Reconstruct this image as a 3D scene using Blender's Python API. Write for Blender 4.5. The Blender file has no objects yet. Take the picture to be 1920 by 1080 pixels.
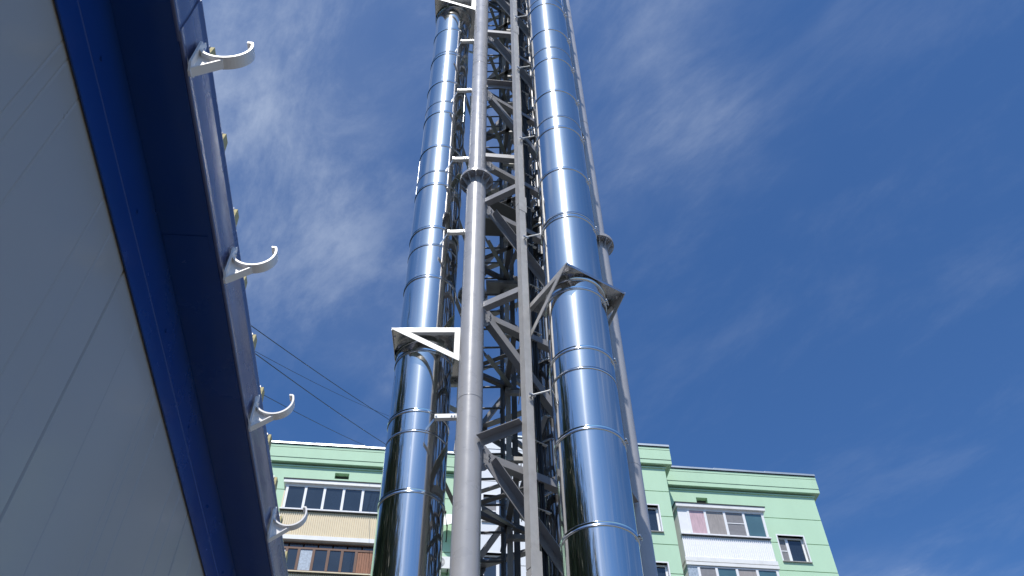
import bpy, math, random
from mathutils import Vector, Matrix

random.seed(7)
R = math.radians
scene = bpy.context.scene
col = scene.collection

# ------------------------------------------------------------------ camera, sky, sun, exposure
CZ = 1.6                                    # eye height above the ground
PITCH, ROLL = R(49.238), R(-1.1686)
cam_d = bpy.data.cameras.new('camera')
cam_d.sensor_width = 36.0
cam_d.lens = 31.144
cam_d.clip_start = 0.05
cam_d.clip_end = 3000
cam = bpy.data.objects.new('camera', cam_d)
col.objects.link(cam)
fw = Vector((0, math.cos(PITCH), math.sin(PITCH)))
up0 = Vector((0, -math.sin(PITCH), math.cos(PITCH)))
rt0 = Vector((1, 0, 0))
rt = math.cos(ROLL) * rt0 + math.sin(ROLL) * up0
up = -math.sin(ROLL) * rt0 + math.cos(ROLL) * up0
m = Matrix((rt, up, -fw)).transposed().to_4x4()
m.translation = (0, 0, CZ)
cam.matrix_world = m
scene.camera = cam

SUN_AZ, SUN_EL = R(191.5), R(57.3)          # azimuth clockwise from +Y
world = bpy.data.worlds.new('World')
scene.world = world
world.use_nodes = True
nt = world.node_tree
nt.nodes.clear()
W_ = nt.nodes.new
L_ = nt.links.new
out = W_('ShaderNodeOutputWorld')
bg = W_('ShaderNodeBackground')
bg.inputs['Strength'].default_value = 0.115
sky = W_('ShaderNodeTexSky')
sky.sky_type = 'NISHITA'
sky.sun_disc = False
sky.sun_elevation = SUN_EL
sky.sun_rotation = SUN_AZ
sky.altitude = 150
sky.air_density = 1.0
sky.dust_density = 0.9
sky.ozone_density = 4.0
# thin cirrus: the view direction is projected on a flat layer far above
tc = W_('ShaderNodeTexCoord')
sep = W_('ShaderNodeSeparateXYZ')
L_(tc.outputs['Generated'], sep.inputs[0])
zmax = W_('ShaderNodeMath'); zmax.operation = 'MAXIMUM'; zmax.inputs[1].default_value = 0.06
L_(sep.outputs['Z'], zmax.inputs[0])
dx = W_('ShaderNodeMath'); dx.operation = 'DIVIDE'
dy = W_('ShaderNodeMath'); dy.operation = 'DIVIDE'
L_(sep.outputs['X'], dx.inputs[0]); L_(zmax.outputs[0], dx.inputs[1])
L_(sep.outputs['Y'], dy.inputs[0]); L_(zmax.outputs[0], dy.inputs[1])
cmb = W_('ShaderNodeCombineXYZ')
L_(dx.outputs[0], cmb.inputs[0]); L_(dy.outputs[0], cmb.inputs[1])


def wnoise(vec, scale, detail, rough, dist=0.0, rot=0.0, sc=(1, 1, 1), loc=(0, 0, 0)):
    mp = W_('ShaderNodeMapping')
    mp.vector_type = 'TEXTURE'
    mp.inputs['Rotation'].default_value = (0, 0, rot)
    mp.inputs['Scale'].default_value = sc
    mp.inputs['Location'].default_value = loc
    L_(vec, mp.inputs['Vector'])
    n = W_('ShaderNodeTexNoise')
    n.inputs['Scale'].default_value = scale
    n.inputs['Detail'].default_value = detail
    n.inputs['Roughness'].default_value = rough
    n.inputs['Distortion'].default_value = dist
    L_(mp.outputs[0], n.inputs['Vector'])
    return n.outputs['Fac']


def wramp(sock, a, b):
    r = W_('ShaderNodeMapRange')
    r.interpolation_type = 'SMOOTHSTEP'
    r.inputs['From Min'].default_value = a
    r.inputs['From Max'].default_value = b
    L_(sock, r.inputs['Value'])
    return r.outputs['Result']


def wmath(op, a, b):
    n = W_('ShaderNodeMath'); n.operation = op
    for k, v in ((0, a), (1, b)):
        if isinstance(v, (int, float)):
            n.inputs[k].default_value = v
        else:
            L_(v, n.inputs[k])
    return n.outputs[0]


wisps = wramp(wnoise(cmb.outputs[0], 4.2, 12, 0.66, 0.25, R(36), (1.0, 2.2, 1), (0.72, 0.40, 0)), 0.45, 0.74)
veil = wramp(wnoise(cmb.outputs[0], 1.15, 5, 0.58, 0.15, R(30), (1.0, 1.5, 1), (5.44, 5.60, 0)), 0.47, 0.71)
tuft = wramp(wnoise(cmb.outputs[0], 9.0, 12, 0.70, 0.5, R(40), (1.0, 1.8, 1), (1.7, 5.2, 0)), 0.40, 0.80)
m1 = wmath('MULTIPLY', wisps, wmath('ADD', wmath('MULTIPLY', veil, 0.78), 0.13))
m2 = wmath('MULTIPLY', tuft, wmath('MULTIPLY', veil, 0.35))
msk = wmath('ADD', wmath('ADD', m1, m2), wmath('MULTIPLY', veil, 0.22))
msk = wmath('MULTIPLY', msk, 0.46)
msk = wmath('MINIMUM', msk, 0.8)
mix = W_('ShaderNodeMix'); mix.data_type = 'RGBA'
L_(msk, mix.inputs['Factor'])
tint = W_('ShaderNodeMix'); tint.data_type = 'RGBA'; tint.blend_type = 'MULTIPLY'
tint.inputs['Factor'].default_value = 1.0
tint.inputs['B'].default_value = (0.54, 0.84, 1.16, 1)
L_(sky.outputs[0], tint.inputs['A'])
L_(tint.outputs['Result'], mix.inputs['A'])
mix.inputs['B'].default_value = (5.6, 6.3, 7.4, 1)
L_(mix.outputs['Result'], bg.inputs['Color'])
L_(bg.outputs[0], out.inputs['Surface'])

sun_dir = Vector((math.sin(SUN_AZ) * math.cos(SUN_EL), math.cos(SUN_AZ) * math.cos(SUN_EL), math.sin(SUN_EL)))
sun_d = bpy.data.lights.new('sun', 'SUN')
sun_d.energy = 4.6
sun_d.angle = R(0.53)
sun_d.color = (1.0, 0.955, 0.89)
sun = bpy.data.objects.new('sun', sun_d)
sun.rotation_mode = 'QUATERNION'
sun.rotation_quaternion = sun_dir.to_track_quat('Z', 'Y')
sun.location = sun_dir * 60
col.objects.link(sun)

scene.view_settings.view_transform = 'Standard'
scene.view_settings.look = 'None'
scene.view_settings.exposure = 0.15
scene.view_settings.gamma = 1.0
scene.view_settings.use_curve_mapping = False
cy = scene.cycles
cy.use_denoising = True
cy.max_bounces = 10
cy.glossy_bounces = 6
cy.diffuse_bounces = 4
cy.sample_clamp_indirect = 6.0
cy.blur_glossy = 0.4


# ------------------------------------------------------------------ materials
def mat(name, color, rough=0.5, metallic=0.0, var=0.06, vscale=3.0, bump=0.0, bscale=40.0, coat=0.0,
        vstretch=(1, 1, 1), spec=0.5, dirt=None, dscale=1.5, damt=0.0, rvar=0.0):
    """principled surface with faint colour variation, relief and optional stains"""
    mt = bpy.data.materials.new(name)
    mt.use_nodes = True
    t = mt.node_tree
    b = t.nodes['Principled BSDF']
    b.inputs['Roughness'].default_value = rough
    b.inputs['Metallic'].default_value = metallic
    b.inputs['Specular IOR Level'].default_value = spec
    b.inputs['Coat Weight'].default_value = coat
    b.inputs['Coat Roughness'].default_value = 0.12
    tcn = t.nodes.new('ShaderNodeTexCoord')
    mp = t.nodes.new('ShaderNodeMapping')
    mp.inputs['Scale'].default_value = vstretch
    t.links.new(tcn.outputs['Object'], mp.inputs['Vector'])
    n = t.nodes.new('ShaderNodeTexNoise')
    n.inputs['Scale'].default_value = vscale
    n.inputs['Detail'].default_value = 6
    n.inputs['Roughness'].default_value = 0.6
    t.links.new(mp.outputs[0], n.inputs['Vector'])
    mr = t.nodes.new('ShaderNodeMapRange')
    mr.inputs['From Min'].default_value = 0.25
    mr.inputs['From Max'].default_value = 0.75
    mr.inputs['To Min'].default_value = 1 - var
    mr.inputs['To Max'].default_value = 1 + var
    t.links.new(n.outputs['Fac'], mr.inputs['Value'])
    mx = t.nodes.new('ShaderNodeMix'); mx.data_type = 'RGBA'; mx.blend_type = 'MULTIPLY'
    mx.inputs['Factor'].default_value = 1.0
    mx.inputs['A'].default_value = (*color, 1)
    cb = t.nodes.new('ShaderNodeCombineColor')
    for k in range(3):
        t.links.new(mr.outputs[0], cb.inputs[k])
    t.links.new(cb.outputs[0], mx.inputs['B'])
    last = mx.outputs['Result']
    if dirt:
        n2 = t.nodes.new('ShaderNodeTexNoise')
        n2.inputs['Scale'].default_value = dscale
        n2.inputs['Detail'].default_value = 8
        n2.inputs['Roughness'].default_value = 0.7
        t.links.new(mp.outputs[0], n2.inputs['Vector'])
        r2 = t.nodes.new('ShaderNodeMapRange')
        r2.inputs['From Min'].default_value = 0.52
        r2.inputs['From Max'].default_value = 0.75
        r2.inputs['To Max'].default_value = damt
        t.links.new(n2.outputs['Fac'], r2.inputs['Value'])
        m2_ = t.nodes.new('ShaderNodeMix'); m2_.data_type = 'RGBA'
        t.links.new(r2.outputs[0], m2_.inputs['Factor'])
        t.links.new(last, m2_.inputs['A'])
        m2_.inputs['B'].default_value = (*dirt, 1)
        last = m2_.outputs['Result']
    t.links.new(last, b.inputs['Base Color'])
    if rvar:
        r3 = t.nodes.new('ShaderNodeMapRange')
        r3.inputs['From Min'].default_value = 0.3
        r3.inputs['From Max'].default_value = 0.7
        r3.inputs['To Min'].default_value = max(0.02, rough - rvar)
        r3.inputs['To Max'].default_value = rough + rvar
        t.links.new(n.outputs['Fac'], r3.inputs['Value'])
        t.links.new(r3.outputs[0], b.inputs['Roughness'])
    if bump:
        n3 = t.nodes.new('ShaderNodeTexNoise')
        n3.inputs['Scale'].default_value = bscale
        n3.inputs['Detail'].default_value = 4
        t.links.new(mp.outputs[0], n3.inputs['Vector'])
        bp = t.nodes.new('ShaderNodeBump')
        bp.inputs['Strength'].default_value = bump
        bp.inputs['Distance'].default_value = 0.01
        t.links.new(n3.outputs['Fac'], bp.inputs['Height'])
        t.links.new(bp.outputs[0], b.inputs['Normal'])
    return mt


def steel_mat(name, base=(0.70, 0.68, 0.65, 1), rough=0.04, streak=0.022, haze=0.04):
    """polished sheet: a mirror with a faint grain that runs round the pipe"""
    mt = bpy.data.materials.new(name)
    mt.use_nodes = True
    t = mt.node_tree
    t.nodes.clear()
    o = t.nodes.new('ShaderNodeOutputMaterial')
    a = t.nodes.new('ShaderNodeBsdfPrincipled')
    b = t.nodes.new('ShaderNodeBsdfPrincipled')
    tcn = t.nodes.new('ShaderNodeTexCoord')
    # smudges
    ns = t.nodes.new('ShaderNodeTexNoise')
    ns.inputs['Scale'].default_value = 5.0
    ns.inputs['Detail'].default_value = 9
    ns.inputs['Roughness'].default_value = 0.68
    t.links.new(tcn.outputs['Object'], ns.inputs['Vector'])
    sm = t.nodes.new('ShaderNodeMapRange')
    sm.inputs['From Min'].default_value = 0.50
    sm.inputs['From Max'].default_value = 0.80
    sm.inputs['To Min'].default_value = rough
    sm.inputs['To Max'].default_value = rough + 0.10
    t.links.new(ns.outputs['Fac'], sm.inputs['Value'])
    for q in (a, b):
        q.inputs['Metallic'].default_value = 1.0
        q.inputs['Base Color'].default_value = base
    t.links.new(sm.outputs[0], a.inputs['Roughness'])
    b.inputs['Roughness'].default_value = 0.34
    b.inputs['Anisotropic'].default_value = 1.0
    b.inputs['Anisotropic Rotation'].default_value = 0.25
    tg = t.nodes.new('ShaderNodeTangent')
    tg.direction_type = 'RADIAL'
    tg.axis = 'Z'
    t.links.new(tg.outputs[0], b.inputs['Tangent'])
    # the rolled sheet is never quite true
    mp = t.nodes.new('ShaderNodeMapping')
    mp.inputs['Scale'].default_value = (1, 1, 0.22)
    t.links.new(tcn.outputs['Object'], mp.inputs['Vector'])
    wv = t.nodes.new('ShaderNodeTexNoise')
    wv.inputs['Scale'].default_value = 6.0
    wv.inputs['Detail'].default_value = 2
    t.links.new(mp.outputs[0], wv.inputs['Vector'])
    bp = t.nodes.new('ShaderNodeBump')
    bp.inputs['Strength'].default_value = 0.15
    bp.inputs['Distance'].default_value = 0.008
    t.links.new(wv.outputs['Fac'], bp.inputs['Height'])
    c = t.nodes.new('ShaderNodeBsdfPrincipled')       # thin haze of handling marks
    c.inputs['Metallic'].default_value = 1.0
    c.inputs['Base Color'].default_value = base
    c.inputs['Roughness'].default_value = 0.30
    for q in (a, b, c):
        t.links.new(bp.outputs[0], q.inputs['Normal'])
    mxs = t.nodes.new('ShaderNodeMixShader')
    mxs.inputs[0].default_value = streak
    t.links.new(a.outputs[0], mxs.inputs[1])
    t.links.new(b.outputs[0], mxs.inputs[2])
    mx2 = t.nodes.new('ShaderNodeMixShader')
    mx2.inputs[0].default_value = haze
    t.links.new(mxs.outputs[0], mx2.inputs[1])
    t.links.new(c.outputs[0], mx2.inputs[2])
    e = t.nodes.new('ShaderNodeBsdfPrincipled')       # fine polish marks that spread the sun's glint
    e.inputs['Metallic'].default_value = 1.0
    e.inputs['Base Color'].default_value = base
    e.inputs['Roughness'].default_value = 0.125
    t.links.new(bp.outputs[0], e.inputs['Normal'])
    mx3 = t.nodes.new('ShaderNodeMixShader')
    mx3.inputs[0].default_value = 0.20
    t.links.new(mx2.outputs[0], mx3.inputs[1])
    t.links.new(e.outputs[0], mx3.inputs[2])
    t.links.new(mx3.outputs[0], o.inputs['Surface'])
    return mt


M = {}
M['steel'] = steel_mat('polished_steel')
M['steel_darkened'] = steel_mat('darkened_steel', (0.24, 0.24, 0.245, 1), 0.06, 0.006, 0.2)  # base darkened to imitate the dark lattice mirrored in the inner flue
M['steel_band'] = mat('steel_band', (0.66, 0.68, 0.70), 0.14, 1.0, 0.05, 8, rvar=0.05)
M['bolt'] = mat('bright_bolt', (0.72, 0.73, 0.75), 0.18, 1.0, 0.05, 20)
M['plate_steel'] = mat('plate_steel', (0.60, 0.60, 0.60), 0.24, 1.0, 0.10, 6, rvar=0.08)
M['galv'] = mat('galvanised', (0.72, 0.73, 0.72), 0.42, 0.0, 0.07, 14, rvar=0.08, dirt=(0.48, 0.47, 0.45), dscale=7, damt=0.45)
M['grey_paint'] = mat('grey_paint', (0.37, 0.37, 0.385), 0.30, 0.0, 0.05, 5, bump=0.05, bscale=60, coat=0.25,
                      dirt=(0.30, 0.29, 0.28), dscale=3.0, damt=0.2, rvar=0.06)
M['grey_strut'] = mat('grey_strut', (0.27, 0.273, 0.29), 0.42, 0.0, 0.08, 7, bump=0.05, bscale=50,
                      dirt=(0.14, 0.12, 0.105), dscale=6.0, damt=0.55)
M['rail_paint'] = mat('rail_paint', (0.40, 0.395, 0.39), 0.40, 0.0, 0.10, 9, bump=0.04,
                      dirt=(0.25, 0.22, 0.19), dscale=6.0, damt=0.4)
M['white_plastic'] = mat('white_plastic', (0.80, 0.79, 0.78), 0.34, 0.0, 0.03, 20, dirt=(0.55, 0.53, 0.5), dscale=12, damt=0.3)
M['blue'] = mat('blue_sheet', (0.005, 0.042, 0.200), 0.25, 0.0, 0.08, 3, bump=0.05, bscale=4, coat=0.12, spec=0.35,
                dirt=(0.012, 0.05, 0.16), dscale=4, damt=0.25, rvar=0.05)
M['fascia'] = mat('fascia_sheet', (0.085, 0.105, 0.215), 0.26, 0.0, 0.06, 3, bump=0.03, bscale=4, coat=0.4, dirt=(0.13, 0.14, 0.2), dscale=4, damt=0.3, rvar=0.06)
M['panel'] = mat('grey_panel', (0.40, 0.37, 0.325), 0.34, 0.0, 0.03, 1.6, bump=0.03, bscale=5, coat=0.2,
                 dirt=(0.36, 0.36, 0.36), dscale=1.4, damt=0.35, rvar=0.08)
M['joint'] = mat('joint_seal', (0.05, 0.05, 0.055), 0.7)
M['foam'] = mat('yellow_foam', (0.46, 0.40, 0.20), 0.9, 0.0, 0.18, 40, bump=0.3, bscale=90)
M['roof_metal'] = mat('roof_sheet', (0.016, 0.055, 0.18), 0.35, 0.0, 0.05, 5)
M['green'] = mat('green_render', (0.45, 0.65, 0.46), 0.75, 0.0, 0.05, 0.8, bump=0.10, bscale=30, vstretch=(1.4, 1.4, 0.3),
                 dirt=(0.37, 0.55, 0.385), dscale=0.9, damt=0.5)
M['green_dark'] = mat('green_joint', (0.15, 0.27, 0.16), 0.8)
M['white_render'] = mat('white_render', (0.70, 0.72, 0.74), 0.75, 0.0, 0.035, 0.8, bump=0.10, bscale=30,
                        dirt=(0.55, 0.56, 0.57), dscale=0.6, damt=0.35)
M['flashing'] = mat('zinc_flashing', (0.42, 0.47, 0.50), 0.38, 0.7, 0.12, 2.0, bump=0.15, bscale=3)
M['dark_edge'] = mat('dark_edge', (0.05, 0.055, 0.05), 0.7)
M['pvc'] = mat('white_frame', (0.78, 0.78, 0.79), 0.35, 0.0, 0.03, 4)
M['canopy'] = mat('white_canopy', (0.74, 0.74, 0.72), 0.5, 0.0, 0.06, 3, dirt=(0.45, 0.44, 0.42), dscale=2.5, damt=0.4)
M['beige'] = mat('beige_siding', (0.68, 0.58, 0.40), 0.5, 0.0, 0.04, 2)
M['white_siding'] = mat('white_siding', (0.80, 0.80, 0.81), 0.5, 0.0, 0.03, 2)
M['brown'] = mat('brown_wood', (0.13, 0.060, 0.035), 0.6, 0.0, 0.25, 5, vstretch=(3, 3, 0.5))
M['wood_board'] = mat('red_wood', (0.26, 0.10, 0.045), 0.6, 0.0, 0.30, 6, vstretch=(4, 4, 0.5))
M['glass'] = mat('dark_glass', (0.020, 0.030, 0.045), 0.04, 0.0, 0.25, 0.9, spec=0.9, coat=0.3)
M['glass_teal'] = mat('teal_glass', (0.07, 0.14, 0.16), 0.05, 0.0, 0.2, 0.9, spec=0.9, coat=0.3)
M['curtain_pink'] = mat('pink_curtain', (0.52, 0.36, 0.39), 0.55, 0.0, 0.22, 9, vstretch=(2.2, 2.2, 0.3), coat=0.5)
M['curtain_beige'] = mat('beige_curtain', (0.30, 0.27, 0.25), 0.55, 0.0, 0.22, 9, vstretch=(2.2, 2.2, 0.3), coat=0.5)
M['net'] = mat('insect_net', (0.20, 0.195, 0.20), 0.6, 0.0, 0.15, 9, coat=0.4)
M['lace'] = mat('lace_curtain', (0.34, 0.40, 0.47), 0.5, 0.0, 0.35, 14, coat=0.5)
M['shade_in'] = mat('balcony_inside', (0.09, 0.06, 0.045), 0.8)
M['concrete'] = mat('concrete', (0.34, 0.33, 0.31), 0.85, 0.0, 0.12, 3, bump=0.2)
M['shaded_grey'] = mat('shaded_grey', (0.115, 0.117, 0.125), 0.5, 0.0, 0.12, 8)  # grey darkened so ladder and inner mast steel read as shaded
M['cable'] = mat('black_cable', (0.012, 0.012, 0.014), 0.6)
M['paving'] = mat('paving', (0.15, 0.14, 0.125), 0.9, 0.0, 0.2, 4, bump=0.4, bscale=200)
M['bark'] = mat('bark', (0.085, 0.060, 0.042), 0.9, 0.0, 0.3, 9, bump=0.5, bscale=20, vstretch=(1, 1, 0.25))
M['leaf'] = mat('leaf', (0.050, 0.085, 0.028), 0.55, 0.0, 0.35, 0.8)


# ------------------------------------------------------------------ building blocks
class MB:
    def __init__(self):
        self.v, self.f, self.s = [], [], []

    def add(self, vs, fs, smooth=False):
        o = len(self.v)
        self.v += [Vector(p) for p in vs]
        self.f += [tuple(i + o for i in f) for f in fs]
        self.s += [smooth] * len(fs)
        return self

    def prism(self, poly, axis):
        """closed outline (list of Vectors) swept along the vector axis"""
        n = len(poly)
        axis = Vector(axis)
        vs = [Vector(p) for p in poly] + [Vector(p) + axis for p in poly]
        nrm = Vector((0, 0, 0))
        for i in range(n):
            a, b = vs[i], vs[(i + 1) % n]
            nrm += a.cross(b)
        fl = nrm.dot(axis) > 0
        fs = []
        for i in range(n):
            j = (i + 1) % n
            fs.append((i, j, j + n, i + n) if fl else (j, i, i + n, j + n))
        fs.append(tuple(range(n - 1, -1, -1)) if fl else tuple(range(n)))
        fs.append(tuple(range(n, 2 * n)) if fl else tuple(range(2 * n - 1, n - 1, -1)))
        return self.add(vs, fs)

    def box(self, o, ex, ey, ez):
        """box from corner o along three edge vectors"""
        o, ex, ey, ez = Vector(o), Vector(ex), Vector(ey), Vector(ez)
        return self.prism([o, o + ex, o + ex + ey, o + ey], ez)

    def bar(self, p, q, w, t, upv):
        """flat bar p to q; w along the direction square to the bar nearest upv, t across"""
        p, q, upv = Vector(p), Vector(q), Vector(upv)
        d = (q - p).normalized()
        e1 = (upv - d * upv.dot(d)).normalized()
        e2 = d.cross(e1)
        c = p - e1 * w / 2 - e2 * t / 2
        return self.prism([c, c + e1 * w, c + e1 * w + e2 * t, c + e2 * t], q - p)

    def angle(self, p, q, e1, e2, w=0.09, t=0.009, w2=None):
        """rolled L section: heel on the line p-q, legs along e1 and e2"""
        p, q, e1, e2 = Vector(p), Vector(q), Vector(e1), Vector(e2)
        d = (q - p).normalized()
        e1 = (e1 - d * e1.dot(d)).normalized()
        e2 = (e2 - d * e2.dot(d) - e1 * e2.dot(e1)).normalized()
        w2 = w2 or w
        pts = [(0, 0), (w, 0), (w, t), (t, t), (t, w2), (0, w2)]
        return self.prism([p + e1 * a + e2 * b for a, b in pts], q - p)

    def lathe(self, prof, c, n=64, smooth=True, cap=False):
        """outline (radius, z) turned round the vertical through c"""
        c = Vector(c)
        vs, fs = [], []
        for r, z in prof:
            for i in range(n):
                a = 2 * math.pi * i / n
                vs.append(c + Vector((r * math.cos(a), r * math.sin(a), z)))
        for k in range(len(prof) - 1):
            for i in range(n):
                j = (i + 1) % n
                fs.append((k * n + i, k * n + j, (k + 1) * n + j, (k + 1) * n + i))
        self.add(vs, fs, smooth)
        return self

    def tube(self, pts, r, n=8, smooth=True, r1=None):
        pts = [Vector(p) for p in pts]
        vs, fs = [], []
        up_ = Vector((0.31, 0.17, 0.93))
        for k, p in enumerate(pts):
            d = (pts[min(k + 1, len(pts) - 1)] - pts[max(k - 1, 0)]).normalized()
            e1 = up_.cross(d)
            if e1.length < 1e-4:
                e1 = Vector((1, 0, 0)).cross(d)
            e1.normalize()
            e2 = d.cross(e1)
            rr = r if r1 is None else r + (r1 - r) * k / (len(pts) - 1)
            for i in range(n):
                a = 2 * math.pi * i / n
                vs.append(p + e1 * math.cos(a) * rr + e2 * math.sin(a) * rr)
        for k in range(len(pts) - 1):
            for i in range(n):
                j = (i + 1) % n
                fs.append((k * n + i, k * n + j, (k + 1) * n + j, (k + 1) * n + i))
        self.add(vs, fs, smooth)
        self.add(vs[:n], [tuple(range(n - 1, -1, -1))])
        self.add(vs[-n:], [tuple(range(n))])
        return self

    def mesh(self, name, material, origin=(0, 0, 0)):
        me = bpy.data.meshes.new(name)
        o = Vector(origin)
        me.from_pydata([tuple(p - o) for p in self.v], [], self.f)
        me.materials.append(material)
        me.polygons.foreach_set('use_smooth', self.s)
        me.update()
        return me

    def build(self, name, material, parent=None):
        """one mesh object; coordinates given in world space, stored relative to its thing's base"""
        root = parent
        while root is not None and root.parent is not None:
            root = root.parent
        org = root.location if root is not None else Vector((0, 0, 0))
        o = bpy.data.objects.new(name, self.mesh(name, material, org))
        col.objects.link(o)
        o.parent = parent
        return o


def tag(o, label=None, cat=None, group=None, kind=None):
    for k, v in (('label', label), ('category', cat), ('group', group), ('kind', kind)):
        if v:
            o[k] = v
    return o


def thing(name, loc, label, cat, group=None):
    o = bpy.data.objects.new(name, None)
    o.empty_display_size = 0.3
    o.location = loc
    col.objects.link(o)
    return tag(o, label, cat, group)


def inst(src, name, parent, loc):
    """another piece that shares its mesh with src"""
    o = bpy.data.objects.new(name, src.data)
    col.objects.link(o)
    o.parent = parent
    o.location = loc
    return o


def V(x, y, z=0.0):
    return Vector((x, y, z))


def az(deg):
    return Vector((math.sin(R(deg)), math.cos(R(deg)), 0))


UP = Vector((0, 0, 1))

# ------------------------------------------------------------------ ground
g = MB()
g.add([(-600, -600, 0), (600, -600, 0), (600, 600, 0), (-600, 600, 0)], [(0, 1, 2, 3)])
tag(g.build('ground', M['paving']), kind='structure')

# ------------------------------------------------------------------ apartment block behind
FA = R(82.5)
FU = Vector((math.sin(FA), math.cos(FA), 0))          # along the facade, to the right
FN = Vector((-math.cos(FA), math.sin(FA), 0))         # away from the camera
FD = 31.5


def FP(u, v, z):
    """u along the facade, v out from the wing's wall towards the camera, z above the ground"""
    return FU * u + FN * (FD - v) + UP * z


apt = thing('apartment_building', FP(3, -6, 0),
            'pastel green nine storey apartment block with white middle bay and glazed balconies', 'building')


def fbox(mb, u0, u1, v0, v1, z0, z1):
    return mb.box(FP(u0, v0, z0), FU * (u1 - u0), -FN * (v1 - v0), UP * (z1 - z0))


core = MB()
fbox(core, -26, 17.62, -12, -0.305, 0, 26.4)
fbox(core, 2.08, 10.44, -0.305, 1.095, 0, 26.4)
core.build('wall_core', M['green_dark'], apt)
ROWS = [0, 8.0, 14.4, 17.05, 17.85, 19.10, 20.45, 21.76, 23.10, 24.35, 25.66]


def hole_panels(u0, u1, v0, v1, rows, material, holes, ret=0.0):
    """rows of wall panels with open joints, cut round window openings"""
    for z0, z1 in zip(rows[:-1], rows[1:]):
        a, b = z0 + 0.018, z1 - 0.018
        hs = sorted([h for h in holes if h[2] < b and h[3] > a])
        pb = MB()
        u = u0
        for h in hs:
            if h[0] > u:
                fbox(pb, u, h[0], v0, v1, a, b)
            if h[2] > a:
                fbox(pb, h[0], h[1], v0, v1, a, h[2])
            if h[3] < b:
                fbox(pb, h[0], h[1], v0, v1, h[3], b)
            u = h[1]
        if u < u1:
            fbox(pb, u, u1, v0, v1, a, b)
        pb.build('facade_panel', material, apt)


win_r = (15.47, 16.63, 22.20, 23.46)
win_r2 = (15.47, 16.63, 19.49, 20.75)
vent_r = (12.18, 12.69, 24.90, 25.20)
vent_l = (-3.67, -3.07, 25.04, 25.35)
hole_panels(10.3, 17.70, -0.30, 0.0, ROWS, M['green'], [win_r, win_r2, vent_r])
hole_panels(-26, 2.3, -0.30, 0.0, ROWS, M['green'], [vent_l])
cw1 = (2.60, 3.95, 22.38, 23.66)
cw2 = (2.60, 3.95, 19.66, 20.95)
hole_panels(2.0, 6.49, 1.10, 1.40, ROWS, M['white_render'], [cw1, cw2])
cw3 = (8.55, 9.92, 22.34, 23.62)
cw4 = (8.55, 9.92, 19.63, 20.91)
hole_panels(6.51, 10.50, 1.10, 1.40, ROWS, M['green'], [cw3, cw4])
# side returns
sd = MB()
for z0, z1 in zip(ROWS[:-1], ROWS[1:]):
    sd.box(FP(10.46, -0.02, z0 + 0.018), FU * 0.045, -FN * 1.405, UP * (z1 - z0 - 0.036))
    sd.box(FP(17.63, -11.9, z0 + 0.018), FU * 0.075, -FN * 11.58, UP * (z1 - z0 - 0.036))
sd.build('side_wall', M['green'], apt)


def cornice(u0, u1, vf, back, material, endr=False):
    """projecting parapet band in three courses, dark drip and a zinc cap"""
    c = MB()
    for (za, zb, dv) in ((25.70, 25.90, 0.17), (25.915, 26.42, 0.19), (26.435, 26.56, 0.20)):
        fbox(c, u0, u1, vf - 0.1, vf + dv, za, zb)
    if back:
        for (za, zb, dv) in ((25.70, 25.90, 0.17), (25.915, 26.42, 0.19), (26.435, 26.56, 0.20)):
            c.box(FP(u1 - 0.35, vf - back, za), FU * 0.35, -FN * (back - 0.1), UP * (zb - za))
    o = c.build('parapet_band', material, apt)
    d = MB()
    fbox(d, u0 + 0.02, u1 - 0.02, vf - 0.1, vf + 0.155, 25.90, 25.916)
    fbox(d, u0 + 0.02, u1 - 0.02, vf - 0.1, vf + 0.165, 26.42, 26.436)
    fbox(d, u0 + 0.02, u1 - 0.02, vf - 0.1, vf + 0.22, 26.56, 26.60)
    d.build('shadow_joint', M['dark_edge'], o)
    n = max(2, int((u1 - u0) / 2.0))
    z = MB()
    for k in range(n):
        a, b = u0 + (u1 - u0) * k / n, u0 + (u1 - u0) * (k + 1) / n
        h0, h1 = random.uniform(-0.02, 0.03), random.uniform(-0.02, 0.03)
        pr = [FP(a, vf - 0.25, 26.60), FP(a, vf + 0.25, 26.602), FP(a, vf + 0.22, 26.72 + h0), FP(a, vf - 0.25, 26.82)]
        pe = [FP(b, vf - 0.25, 26.60), FP(b, vf + 0.25, 26.602), FP(b, vf + 0.22, 26.72 + h1), FP(b, vf - 0.25, 26.82)]
        z.add(pr + pe, [(0, 1, 5, 4), (1, 2, 6, 5), (2, 3, 7, 6), (3, 0, 4, 7), (3, 2, 1, 0), (4, 5, 6, 7)])
    z.build('zinc_cap', M['flashing'], o)


cornice(10.82, 17.98, 0.0, 11.5, M['green'])
cornice(-26, 1.70, 0.0, 0, M['green'])
cornice(1.70, 6.50, 1.4, 0, M['white_render'])
cornice(6.503, 10.80, 1.4, 1.6, M['green'])
# thin drip mould under the band
dm = MB()
fbox(dm, 10.6, 17.75, -0.05, 0.05, 25.55, 25.60)
fbox(dm, -26, 2.0, -0.05, 0.05, 25.55, 25.60)
fbox(dm, 2.0, 10.55, 1.35, 1.45, 25.55, 25.60)
dm.build('drip_mould', M['green'], apt)


def vent(h):
    v = MB()
    fbox(v, h[0] + 0.01, h[1] - 0.01, -0.27, -0.25, h[2], h[3])
    o = v.build('vent_opening', M['dark_edge'], apt)
    s = MB()
    for k in range(3):
        fbox(s, h[0] + 0.02, h[1] - 0.02, -0.22, -0.19, h[2] + 0.03 + k * 0.09, h[2] + 0.055 + k * 0.09)
    s.build('louvre', M['dark_edge'], o)


vent(vent_r)
vent(vent_l)


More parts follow.
